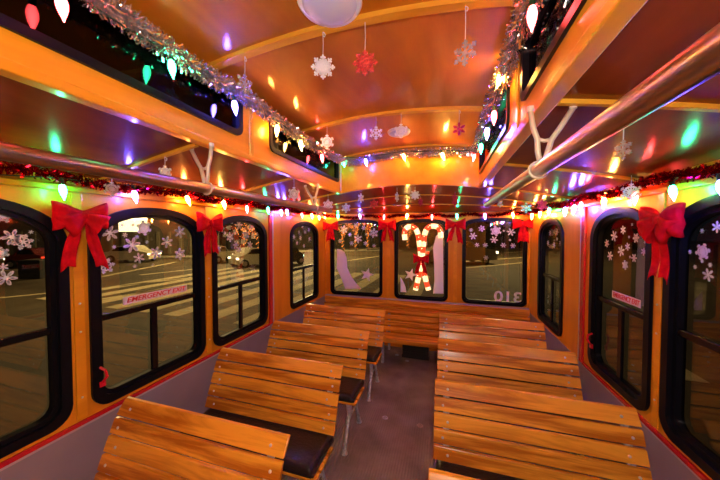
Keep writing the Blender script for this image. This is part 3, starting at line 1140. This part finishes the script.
orn_y(360, 213, 3.03, 3.4, 0.3, 2, 'flake_silver', 'tiny pale snowflake beside the blue bulb over left rear window')
orn_y(374, 204, 2.72, 4.6, 0.2, 1, 'flake_red', 'small red snowflake above the bow left of the centre rear window')
orn_y(397, 197, 2.45, 4.8, 1.3, 0, 'flake', 'white snowflake seen edge-on above the centre rear window')
orn_y(415, 195, 2.45, 5, 0.2, 3, 'flake', 'white snowflake above the candy cane window beside a dark red one')
orn_y(420.5, 202, 2.74, 4, 1.0, 1, 'flake_dark', 'dark red snowflake above the candy cane window')
orn_y(455, 200, 2.60, 7, 1.1, 1, 'flake_dark', 'large dark red snowflake above the bow right of the candy canes')
orn_y(500, 203, 2.60, 4.5, 0.7, 0, 'flake_silver', 'clear silver snowflake beside the far end of the right handrail')
orn_y(526, 208, 2.74, 5.5, 0.1, 0, 'flake_silver', 'grey silver snowflake above the rear right corner bow')
orn_y(542, 205, 2.45, 6, 0.4, 1, 'flake_red', 'orange red snowflake above the narrow rear right window')
orn_y(631, 192, 1.50, 8.5, -0.35, 1, 'flake', 'pinkish white snowflake beside the red bulb over the right exit window')
orn_y(623, 150, 0.865, 10, -1.25, 0, 'flake_silver', 'silver snowflake seen edge-on hanging under the right handrail')

# ------------------------------------------------------------------ window clings
ORD = ['first', 'second', 'third', 'fourth', 'fifth', 'sixth', 'seventh', 'eighth', 'ninth', 'tenth', 'eleventh', 'twelfth', 'thirteenth', 'fourteenth', 'fifteenth', 'sixteenth', 'seventeenth', 'eighteenth', 'nineteenth']


def clings(lst, plane, where):
    lst = sorted(lst)
    for i, (px, py, s_) in enumerate(lst):
        if plane == 'left':
            p = onx(px, py, XL - 0.0235); rz = PI / 2
        elif plane == 'right':
            p = onx(px, py, XR + 0.0235); rz = -PI / 2
        else:
            p = ony(px, py, YB + 0.0235); rz = 0
        R = s_ * p.dot(fw) / F
        st = random.choice((0, 2, 2, 1)) if s_ > 3 else 2
        o = flake_mb(R, 0.0008, st, R * 0.17).build('snowflake_cling', M['cling'])
        o.location = p
        o.rotation_euler = (0, random.uniform(-0.5, 0.5), rz)
        sz = 'large' if s_ >= 5 else ('small' if s_ >= 2.6 else 'tiny')
        tag(o, '%s white snowflake cling, %s from left on the %s' % (sz, ORD[i], where), 'window cling', 'snowflake clings on the ' + where)


clings([(12, 237, 8), (23, 242, 8), (3, 216, 7), (31, 232, 2), (1, 253, 6), (3, 267, 4), (6, 278, 8)], 'left', 'leftmost side window')
clings([(110, 233, 8), (144, 228, 7.5), (132, 245, 8), (180, 232, 6), (167, 242, 6), (156, 253, 6.5), (180, 254, 6), (139, 258, 5.5), (106, 266, 8), (122, 225, 1.8), (133, 225, 1.8), (125, 235, 2.5), (137, 237, 2.2), (147, 242, 1.7), (114, 247, 2), (135, 266, 2), (153, 265, 1.5)], 'left', 'left exit window')
clings([(239, 225, 5), (252, 227, 4.5), (230, 237, 5), (246, 235, 5), (236, 245, 4), (250, 245, 4), (239, 250, 3.5), (221, 228, 4.5), (218, 249, 4), (232, 222, 1.8), (225, 233, 1.6), (235, 233, 1.8), (253, 234, 1.8), (257, 234, 2)], 'left', 'third left window')
clings([(295, 227.5, 2), (302.5, 226, 2.2), (309, 229.6, 2.6), (305, 232, 2), (299, 232, 2), (294, 237, 2.4), (300.5, 238, 2.6), (309.5, 239, 2), (297, 243, 2), (304, 246, 2)], 'left', 'narrow left window')
clings([(343.7, 229.6, 4.2), (356, 225.4, 2.4), (363.7, 228, 2.4), (373.5, 233, 4.8), (350, 234.6, 2.2), (358, 238.7, 4.5), (340, 241, 2), (351.7, 243.3, 2.3), (365.4, 243.3, 2.2), (374, 245.7, 2), (366, 234.5, 1.2)], 'back', 'left rear window')
clings([(473, 236, 3.7), (481.6, 228.5, 3.3), (495.8, 231, 5.2), (511, 232, 4), (494, 239.7, 3.6), (477, 245, 2.4), (485.4, 245.2, 2.5), (503.4, 245.2, 2.6), (513, 245.7, 2.6), (486, 257.7, 2.4), (471, 230, 2), (503.8, 230.8, 1.2), (510, 240, 1.2)], 'back', 'right rear window')
clings([(550, 233, 3), (557, 231.7, 3.4), (560.5, 226, 2.4), (548, 243, 2.8), (554, 245, 3.2), (560.5, 243, 3), (557, 239, 1.8)], 'right', 'narrow right window')
clings([(614, 236, 5.5), (623, 230, 4.3), (636, 238, 5), (621, 251, 5.5), (627.5, 246.7, 4), (610, 256, 4.8), (606.7, 243.3, 4), (643.7, 251.7, 4), (634, 258, 4.3), (625, 265, 4.8), (632, 224.5, 1.5), (629, 237, 1.4), (645, 242, 1.8), (630, 257, 1.4)], 'right', 'right exit window')
clings([(717, 227, 6), (702.5, 251.7, 8.5), (690, 252, 2.2), (702, 231, 2.4), (708, 275, 6.5), (695, 267, 2.2), (710, 265, 2.4), (702, 261, 2)], 'right', 'rightmost side window')


# ------------------------------------------------------------------ decals, numbers, signs
def pxplate(poly, Y, th=0.001):
    pts = [(ony(x, y, Y).x, ony(x, y, Y).z) for x, y in poly]
    return plate(pts, [], th, map_back(Y))


def star(cx, cy, R, rot):
    return [(cx + R * (1 if i % 2 == 0 else 0.42) * math.cos(rot + PI * i / 5), cy + R * (1 if i % 2 == 0 else 0.42) * math.sin(rot + PI * i / 5)) for i in range(10)]


YD = YB + 0.0225
for poly, l in (([(337, 249), (341, 249.5), (344.5, 252), (346.7, 258), (347.3, 267.5), (351, 276), (356, 283), (361.3, 288.8), (345, 288.8), (342.5, 281), (338.5, 272), (336.6, 268)], 'curved white vinyl band on the left rear window'),
                (star(367, 274.6, 7, -1.3), 'white star decal on the left rear window'),
                (star(410.5, 274.8, 6.5, -1.25), 'white star decal on the centre rear window'),
                ([(433, 293.5), (434.5, 280), (434, 262), (433, 248), (436, 236), (443, 230), (443.5, 293.8)], 'broad white vinyl panel on the right edge of the centre rear window'),
                ([(400.5, 277), (403, 281), (405.5, 287), (406.5, 292.3), (400.5, 292)], 'small white vinyl corner piece low on the centre rear window')):
    me = pxplate(poly, YD)
    me.materials.append(M['decal'])
    tag(link('window_decal', me), l, 'decal')


def text_mesh(s_, size, shear=0.0, th=0.0008, bold=0.0):
    cu = bpy.data.curves.new('t', 'FONT')
    cu.body = s_
    cu.size = size
    cu.shear = shear
    cu.extrude = th
    cu.offset = bold
    cu.align_x = 'CENTER'
    cu.align_y = 'CENTER'
    o = bpy.data.objects.new('t', cu)
    COL.objects.link(o)
    dg = bpy.context.evaluated_depsgraph_get()
    dg.update()
    me = bpy.data.meshes.new_from_object(o.evaluated_get(dg))
    bpy.data.objects.remove(o)
    bpy.data.curves.remove(cu)
    return me


me = text_mesh('310', 0.16, th=0.0006, bold=0.003)
c = ony(507.8, 297.5, YD)
# read from outside, so reversed seen from inside: local x -> -X
me.transform(Matrix(((-1.15, 0, 0, c.x), (0, 0, 1, YD), (0, 1, 0, c.z), (0, 0, 0, 1))))
me.materials.append(M['decal'])
tag(link('window_number', me), 'white number 310 seen reversed on the right rear window', 'number')

for side, pa, pb, l in (('left', (123.0, 303.5), (187.0, 292.0), 'left'), ('right', (612, 297.5), (640.5, 309), 'right')):
    X = XL - 0.0225 if side == 'left' else XR + 0.0225
    a, c = onx(*pa, X), onx(*pb, X)
    zc = (a.z + c.z) / 2
    w = abs(a.y - c.y)
    yc = (a.y + c.y) / 2
    zc = -0.337 if side == 'left' else -0.335
    root = tag(empty('exit_sign', (X, yc, zc)), 'white sticker reading EMERGENCY EXIT in red on the %s side window' % l, 'sign')
    b = MB(); b.box((-0.0005, -w / 2, -0.019), (0.0005, w / 2, 0.019))
    b.build('sign_plate', M['sign_white'], root)
    me = text_mesh('EMERGENCY EXIT', 0.034, 0.25, bold=0.0006)
    wx = max(v.co.x for v in me.vertices) - min(v.co.x for v in me.vertices)
    k = w * 0.93 / wx
    sg = 1 if side == 'left' else -1
    me.transform(Matrix(((0, 0, sg, sg * 0.0012), (sg * k, 0, 0, 0), (0, 1, 0, 0), (0, 0, 0, 1))))
    me.materials.append(M['sign_red'])
    o = link('sign_text', me, root)
    o['label'] = 'red lettering EMERGENCY EXIT'

# ------------------------------------------------------------------ candy canes
M['cane_w'] = plain('lit_white_cane', (0.9, 0.8, 0.7), 0.4, emit=(1.0, 0.60, 0.26), es=0.75)
M['cane_r'] = plain('lit_red_cane', (0.7, 0.05, 0.02), 0.4, emit=(1.0, 0.08, 0.015), es=0.4)
M['mini'] = plain('mini_bulb', (1, 0.8, 0.5), 0.4, emit=(1.0, 0.70, 0.35), es=4)
YCN = YB - 0.035


def cane(pts, label, yoff):
    P = spline([ony(x, y, YCN + yoff) for x, y in pts], 12)
    mis = []
    acc = 0
    for i in range(len(P) - 1):
        acc += (P[i + 1] - P[i]).length
        mis.append(int(acc / 0.068) % 2)
    root = tag(empty('candy_cane', P[0]), label, 'decoration')
    b = MB()
    b.tube([p - P[0] for p in P], 0.029, 14, mis=mis)
    b.build('cane', [M['cane_w'], M['cane_r']], root, smooth=True)
    b = MB()
    for i in range(3, len(P), 5):
        q = P[i] - P[0] + Vector((random.uniform(-.012, .012), -0.026, random.uniform(-.01, .01)))
        b.lathe([(0.001, -0.005), (0.005, 0), (0.001, 0.005)], 6, Matrix.Translation(q))
    b.build('mini_lights', M['mini'], root)


cane([(405, 240), (404.5, 232), (408, 227), (414, 227.5), (417.5, 233), (419.5, 244), (421.5, 262), (425, 277), (428.5, 290)], 'lit red and white candy cane hooking to the left in the centre rear window', 0.0)
cane([(441, 238), (440, 230), (436, 226.5), (429, 227), (425, 233), (423.5, 244), (421.5, 262), (418.5, 277), (415.5, 290)], 'lit red and white candy cane hooking to the right in the centre rear window', -0.064)
p = ony(421, 259, 3.17)
bow((p.x, 3.185, p.z), 0.17, 0.15, 0, 'red ribbon bow tied on the lit candy canes', 9, 0.45)

# ------------------------------------------------------------------ street outside
M['asphalt'] = plain('asphalt', (0.075, 0.052, 0.024), 0.7, noise=0.35, nscale=0.5)
M['stripe'] = plain('road_paint', (0.62, 0.50, 0.28), 0.7, noise=0.15, nscale=2)
M['concrete'] = plain('dark_concrete', (0.16, 0.13, 0.09), 0.85, noise=0.2, nscale=0.8)
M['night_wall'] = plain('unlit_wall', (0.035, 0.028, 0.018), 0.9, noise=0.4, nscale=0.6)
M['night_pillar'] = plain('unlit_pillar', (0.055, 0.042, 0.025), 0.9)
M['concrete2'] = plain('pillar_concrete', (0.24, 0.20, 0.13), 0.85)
M['pave'] = plain('sidewalk', (0.30, 0.27, 0.19), 0.85, noise=0.15, nscale=2)
M['bay'] = plain('lit_bay', (0.8, 0.75, 0.55), 0.8, emit=(1.0, 0.90, 0.58), es=1.9)
M['lampglow'] = plain('tube_and_added_lamp_glow', (1, 0.8, 0.5), 0.5, emit=(1.0, 0.72, 0.35), es=12)
M['bark'] = plain('bark', (0.07, 0.045, 0.03), 0.9, bump=0.5, nscale=8)
M['orange_dots'] = plain('orange_fairy_lights', (1, 0.3, 0.05), 0.5, emit=(1.0, 0.26, 0.04), es=5)
M['car_white'] = plain('white_car_paint', (0.75, 0.68, 0.50), 0.3, coat=0.8)
M['car_grey'] = plain('grey_car_paint', (0.34, 0.32, 0.26), 0.35, coat=0.8)
M['car_red'] = plain('red_car_paint', (0.12, 0.012, 0.008), 0.35, coat=0.8)
M['car_black'] = plain('black_car_paint', (0.02, 0.02, 0.02), 0.3, coat=0.8)
M['car_glass'] = plain('car_glass', (0.015, 0.015, 0.015), 0.1, coat=1)
M['tyre'] = plain('tyre', (0.012, 0.012, 0.012), 0.7)
M['hub'] = plain('hub', (0.45, 0.42, 0.36), 0.35, metal=0.8)
M['headlight'] = plain('headlight', (1, 0.9, 0.6), 0.3, emit=(1.0, 0.85, 0.55), es=5)
M['headgreen'] = plain('green_white_headlight', (0.7, 1, 0.9), 0.3, emit=(0.45, 1.0, 0.78), es=5)
M['taillight'] = plain('taillight', (0.6, 0.02, 0.01), 0.3, emit=(1.0, 0.05, 0.02), es=1.5)
b = MB()
b.box((-90, -30, ROAD - 0.2), (60, 120, ROAD))
struct(b.build('street', M['asphalt']))


def G(x, y):
    return onz(x, y, ROAD)


b = MB()


def stripe(p, q, w, mb):
    d = (q - p).normalized()
    n = Vector((-d.y, d.x, 0)) * w / 2
    z = Vector((0, 0, 0.006))
    mb.add([p - n, q - n, q + n, p + n, p - n + z, q - n + z, q + n + z, p + n + z], [(4, 5, 6, 7), (0, 1, 5, 4), (1, 2, 6, 5), (2, 3, 7, 6), (3, 0, 4, 7)])


p0, p1 = G(334, 284), G(384, 262)
d = (p1 - p0).normalized()
n = Vector((-d.y, d.x, 0))
for k in range(-7, 8):
    c = p0 + n * (k * 1.15)
    e = 3.4
    while e > -5 and (c + d * e).x > -0.06 * (c + d * e).y:
        e -= 0.1
    stripe(c - d * 5.5, c + d * e, 0.55, b)
struct(b.build('crosswalk', M['stripe']))
b = MB()
for pa, pb, w in (((70, 283), (176, 262), 0.25), ((140, 275), (205, 268), 0.3), ((120, 286), (205, 276), 0.25), ((95, 300), (205, 283), 0.2), ((-20, 272), (90, 266), 0.15), ((-20, 300), (60, 292), 0.2),
                  ((466, 268), (530, 262), 0.3), ((455, 262), (530, 257), 0.3), ((505, 253), (530, 251), 0.3), ((350, 250.5), (400, 246), 1.0), ((345, 261), (395, 254), 0.25)):
    stripe(G(*pa), G(*pb), w, b)
struct(b.build('lane_marking', M['stripe']))


def facade(A, B, h0, h1, npil, name, label, bay=None):
    root = tag(empty(name, A), label, 'building')
    d = (B - A)
    L = d.length
    d.normalize()
    nrm = Vector((d.y, -d.x, 0))
    if nrm.dot(A) > 0:
        nrm = -nrm
    M4 = Matrix(((d.x, -nrm.x, 0, 0), (d.y, -nrm.y, 0, 0), (0, 0, 1, 0), (0, 0, 0, 1)))
    b = MB()
    b.box((0, 0, 0), (L, 0.6, h0), mat=M4)
    if bay:
        b.box((0, 0, h0), (L * bay[0], 0.6, h1), mat=M4)
        b.box((L * bay[1], 0, h0), (L, 0.6, h1), mat=M4)
        b.box((0, 0, h0 + 1.5), (L, 0.6, h1), mat=M4)
    else:
        b.box((0, 0, h0), (L, 0.6, h1), mat=M4)
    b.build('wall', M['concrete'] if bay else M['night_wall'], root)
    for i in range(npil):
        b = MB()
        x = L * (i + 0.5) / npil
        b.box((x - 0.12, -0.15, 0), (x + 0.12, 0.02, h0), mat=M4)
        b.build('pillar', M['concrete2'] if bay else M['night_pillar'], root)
    if bay:
        b = MB()
        b.box((L * bay[0], 3.0, h0 - 0.2), (L * bay[1], 3.2, h0 + 1.5), mat=M4)
        b.build('lit_interior', M['bay'], root)
        for i in range(3):
            b = MB()
            b.box((L * bay[0], 0.6 + i * 0.7, h0 + 1.25), (L * bay[1], 0.7 + i * 0.7, h0 + 1.3), mat=M4)
            b.build('light_tube', M['lampglow'], root)
    return root


A, B = G(-120, 259), G(218, 253.5)
L_ = (B - A).length
t = lambda px: ((ray(px, 250).normalized()), 0)


def along(px):      # fraction along A-B seen at column px
    r_ = ray(px, 250)
    # solve A + s (B-A) = k r in plan
    dx, dy = (B - A).x, (B - A).y
    det = dx * (-r_.y) - dy * (-r_.x)
    return (-A.x * (-r_.y) - (-A.y) * (-r_.x)) / det


facade(A, B, 2.25, 5.0, 26, 'parking_garage', 'low concrete parking garage across the street with a brightly lit upper bay', (along(100), along(148)))
A2, B2 = G(222, 249), G(460, 247)
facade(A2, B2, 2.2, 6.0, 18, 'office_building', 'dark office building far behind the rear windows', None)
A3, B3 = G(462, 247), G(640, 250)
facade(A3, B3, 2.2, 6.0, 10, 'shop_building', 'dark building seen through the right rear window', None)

# sidewalk
b = MB()
for pa, pb in (((-120, 262), (216, 256)),):
    stripe(G(*pa), G(*pb), 2.2, b)
stripe(G(218, 252), G(400, 250), 3.0, b)
o = b.build('sidewalk', M['pave']); o.location.z = 0.02; struct(o)


def car(pa, pb, paint, label, face=1, glow_m='headlight', hscale=1.0):
    """car whose near side runs between two points on the road"""
    A, B = Vector(pa), Vector(pb)
    L = (B - A).length
    d = (B - A).normalized()
    root = tag(empty('car', (A + B) / 2, math.atan2(d.y, d.x)), label, 'car')
    h = 1.22 * hscale
    W = 1.5
    s_ = face
    pr = [(-0.49, 0.17), (-0.5, 0.42), (-0.47, 0.62), (-0.33, 0.68), (-0.22, 0.97), (-0.05, 1.0), (0.10, 0.98), (0.25, 0.70), (0.44, 0.60), (0.495, 0.45), (0.49, 0.17)]
    prof_ = [(s_ * x * L, z * h) for x, z in pr]
    me = plate(prof_, [], W, Matrix(((1, 0, 0, 0), (0, 0, -1, W / 2), (0, 1, 0, 0), (0, 0, 0, 1))))
    me.materials.append(paint)
    bevel(link('body', me, root), 0.05, 3)
    gl = [(-0.30, 0.69), (-0.205, 0.92), (-0.05, 0.95), (0.085, 0.93), (0.21, 0.70)]
    me = plate([(s_ * x * L, z * h) for x, z in gl], [], W + 0.03, Matrix(((1, 0, 0, 0), (0, 0, -1, W / 2), (0, 1, 0, 0), (0, 0, 0, 1))))
    me.materials.append(M['car_glass'])
    link('side_window', me, root)
    for x in (-0.31, 0.31):
        for y in (0.02, W - 0.02):
            b = MB()
            b.lathe([(0.20, -0.09), (0.27, -0.07), (0.27, 0.07), (0.20, 0.09)], 20, Matrix.Translation((x * L, y, 0.27)) @ Matrix.Rotation(PI / 2, 4, 'X'))
            w_ = b.build('wheel', M['tyre'], root)
            b = MB()
            b.lathe([(0.15, -0.10), (0.15, 0.10)], 12, Matrix.Translation((x * L, y, 0.27)) @ Matrix.Rotation(PI / 2, 4, 'X'))
            b.build('hubcap', M['hub'], w_)
    for y in (0.12, W - 0.12):
        b = MB(); b.box((s_ * (0.47 * L), y - 0.13, 0.44 * h), (s_ * 0.503 * L, y + 0.13, 0.53 * h)); b.build('headlight', M[glow_m], root)
        b = MB(); b.box((-s_ * (0.48 * L), y - 0.12, 0.48 * h), (-s_ * 0.506 * L, y + 0.12, 0.56 * h)); b.build('taillight', M['taillight'], root)
    return root


car(G(102, 263), G(149, 262.5), M['car_white'], 'white sedan parked across the street, seen through the left exit window', 1)
car(G(238, 269), G(270, 266), M['car_white'], 'white car behind the third left window, right of the black one', -1)
car(G(214, 264), G(233, 262.5), M['car_white'], 'pale car at the left side of the third left window', 1)
car(G(286, 266), G(304, 264), M['car_black'], 'dark car with greenish headlights behind the narrow left window', 1, 'headgreen')
car(G(4, 269), G(42, 268), M['car_red'], 'dark red car beyond the leftmost side window', -1)
car(G(428, 266), G(498, 264), M['car_grey'], 'large grey sport utility vehicle behind the right rear window', 1, hscale=1.35)

# dark planter
A, B = G(18, 279.5), G(40, 279)
L = (B - A).length
dd = (B - A).normalized()
root = tag(empty('planter_box', (A + B) / 2, math.atan2(dd.y, dd.x)), 'dark square planter box on the pavement outside the leftmost window', 'planter')
b = MB(); b.box((-L / 2, 0, 0), (L / 2, L, 0.86)); b.box((-L / 2 - 0.03, -0.03, 0.80), (L / 2 + 0.03, L + 0.03, 0.88)); bevel(b.build('planter_body', M['dark_box'], root), 0.02)
b = MB(); b.box((-L / 2 + 0.08, 0.08, 0.88), (L / 2 - 0.08, L - 0.08, 0.90)); b.build('soil', M['bark'], root)

# trees wrapped with orange lights
for px, py, hh, l in ((245, 256, 4.2, 'bare tree wrapped in orange lights behind the third left window'), (258, 255, 4.4, 'second bare tree with orange lights behind the third left window'),
                      (343, 251, 4.0, 'bare tree with orange lights, leftmost in left rear window'), (356, 251, 4.2, 'bare tree with orange lights in the middle of left rear window'),
                      (368, 250.5, 4.3, 'bare tree with orange lights, rightmost in left rear window'), (408, 250, 4.2, 'bare tree with orange lights in the centre rear window')):
    p = G(px, py)
    root = tag(empty('tree', p), l, 'tree', 'street trees with orange lights')
    rn = random.Random(int(px))
    b = MB()
    dots = MB()
    b.tube([(0, 0, 0), (0.05, 0, hh * 0.4), (0, 0.05, hh * 0.6)], [0.14, 0.10, 0.07], 8)
    for i in range(9):
        a = rn.uniform(0, 2 * PI)
        z0 = hh * rn.uniform(0.3, 0.6)
        pts = [Vector((0.02, 0.02, z0)), Vector((0.5 * math.cos(a), 0.5 * math.sin(a), z0 + 0.7)), Vector((0.9 * math.cos(a + .3), 0.9 * math.sin(a + .3), z0 + 1.5))]
        b.tube(pts, [0.05, 0.03, 0.012], 6)
        for k in range(9):
            q = pts[0].lerp(pts[1], k / 4) if k < 5 else pts[1].lerp(pts[2], (k - 4) / 4)
            q = q + Vector((rn.uniform(-.08, .08), rn.uniform(-.08, .08), rn.uniform(-.05, .05)))
            dots.lathe([(0.006, -0.035), (0.035, 0), (0.006, 0.035)], 5, Matrix.Translation(q))
    for k in range(26):
        dots.lathe([(0.006, -0.035), (0.035, 0), (0.006, 0.035)], 5, Matrix.Translation((0.13 * math.cos(k * 1.1), 0.13 * math.sin(k * 1.1), 0.3 + hh * 0.5 * k / 26)))
    b.build('trunk', M['bark'], root)
    dots.build('fairy_lights', M['orange_dots'], root)


def added_lamp_post(p, h, label, power, arm=Vector((1, 0, 0))):  # lamp added to light the road and cars outside
    root = tag(empty('added_street_lamp', p), label, 'added street lamp')
    b = MB(); b.tube([(0, 0, 0), (0, 0, h * 0.9), tuple(arm * 0.4 + Vector((0, 0, h))), tuple(arm * 1.4 + Vector((0, 0, h + 0.1)))], [0.10, 0.07, 0.06, 0.05], 10)
    b.build('pole', M['car_black'], root)
    c = arm * 1.6 + Vector((0, 0, h + 0.08))
    b = MB(); b.box(c - Vector((0.35, 0.35, 0.0)), c + Vector((0.35, 0.35, 0.12))); hd = b.build('lamp_head', M['car_black'], root)
    b = MB(); b.box(c - Vector((0.28, 0.28, 0.03)), c + Vector((0.28, 0.28, 0.0))); b.build('lens', M['lampglow'], hd)
    ld = bpy.data.lights.new('added_street_light', 'AREA')
    ld.shape = 'DISK'
    ld.size = 0.5
    ld.energy = power
    ld.color = (1.0, 0.76, 0.36)
    lo = bpy.data.objects.new('added_street_light', ld)
    COL.objects.link(lo)
    lo.parent = root
    lo.location = c - Vector((0, 0, 0.06))


added_lamp_post(Vector((-13, 6.85, ROAD)), 7.5, 'added tall street lamp left of the road, lighting the cars', 330)
added_lamp_post(Vector((-19, 18, ROAD)), 7.5, 'added tall street lamp lighting the street by the parking garage', 1000)
added_lamp_post(Vector((-11, 25, ROAD)), 7.5, 'added tall street lamp lighting the road behind the crossing', 2300, Vector((-1, 0, 0)))
added_lamp_post(Vector((2.5, 25, ROAD)), 7.5, 'added tall street lamp lighting the grey vehicle', 800)

# ------------------------------------------------------------------ light inside
ld = bpy.data.lights.new('front_cabin_lamp', 'POINT')
ld.energy = 15.0
ld.shadow_soft_size = 0.04
ld.color = (1.0, 0.88, 0.76)
lo = bpy.data.objects.new('front_cabin_lamp', ld)
COL.objects.link(lo)
lo.location = (0.06, -0.14, 0.16)

w = bpy.data.worlds.new('night')
S.world = w
w.use_nodes = True
w.node_tree.nodes['Background'].inputs['Color'].default_value = (0.004, 0.004, 0.006, 1)
w.node_tree.nodes['Background'].inputs['Strength'].default_value = 1.0

S.view_settings.view_transform = 'Standard'
S.view_settings.look = 'None'
S.view_settings.gamma = 1.0
S.view_settings.exposure = 1.2
S.view_settings.use_curve_mapping = False
S.cycles.use_denoising = True
S.cycles.max_bounces = 8
S.cycles.transparent_max_bounces = 16
S.cycles.sample_clamp_indirect = 6.0
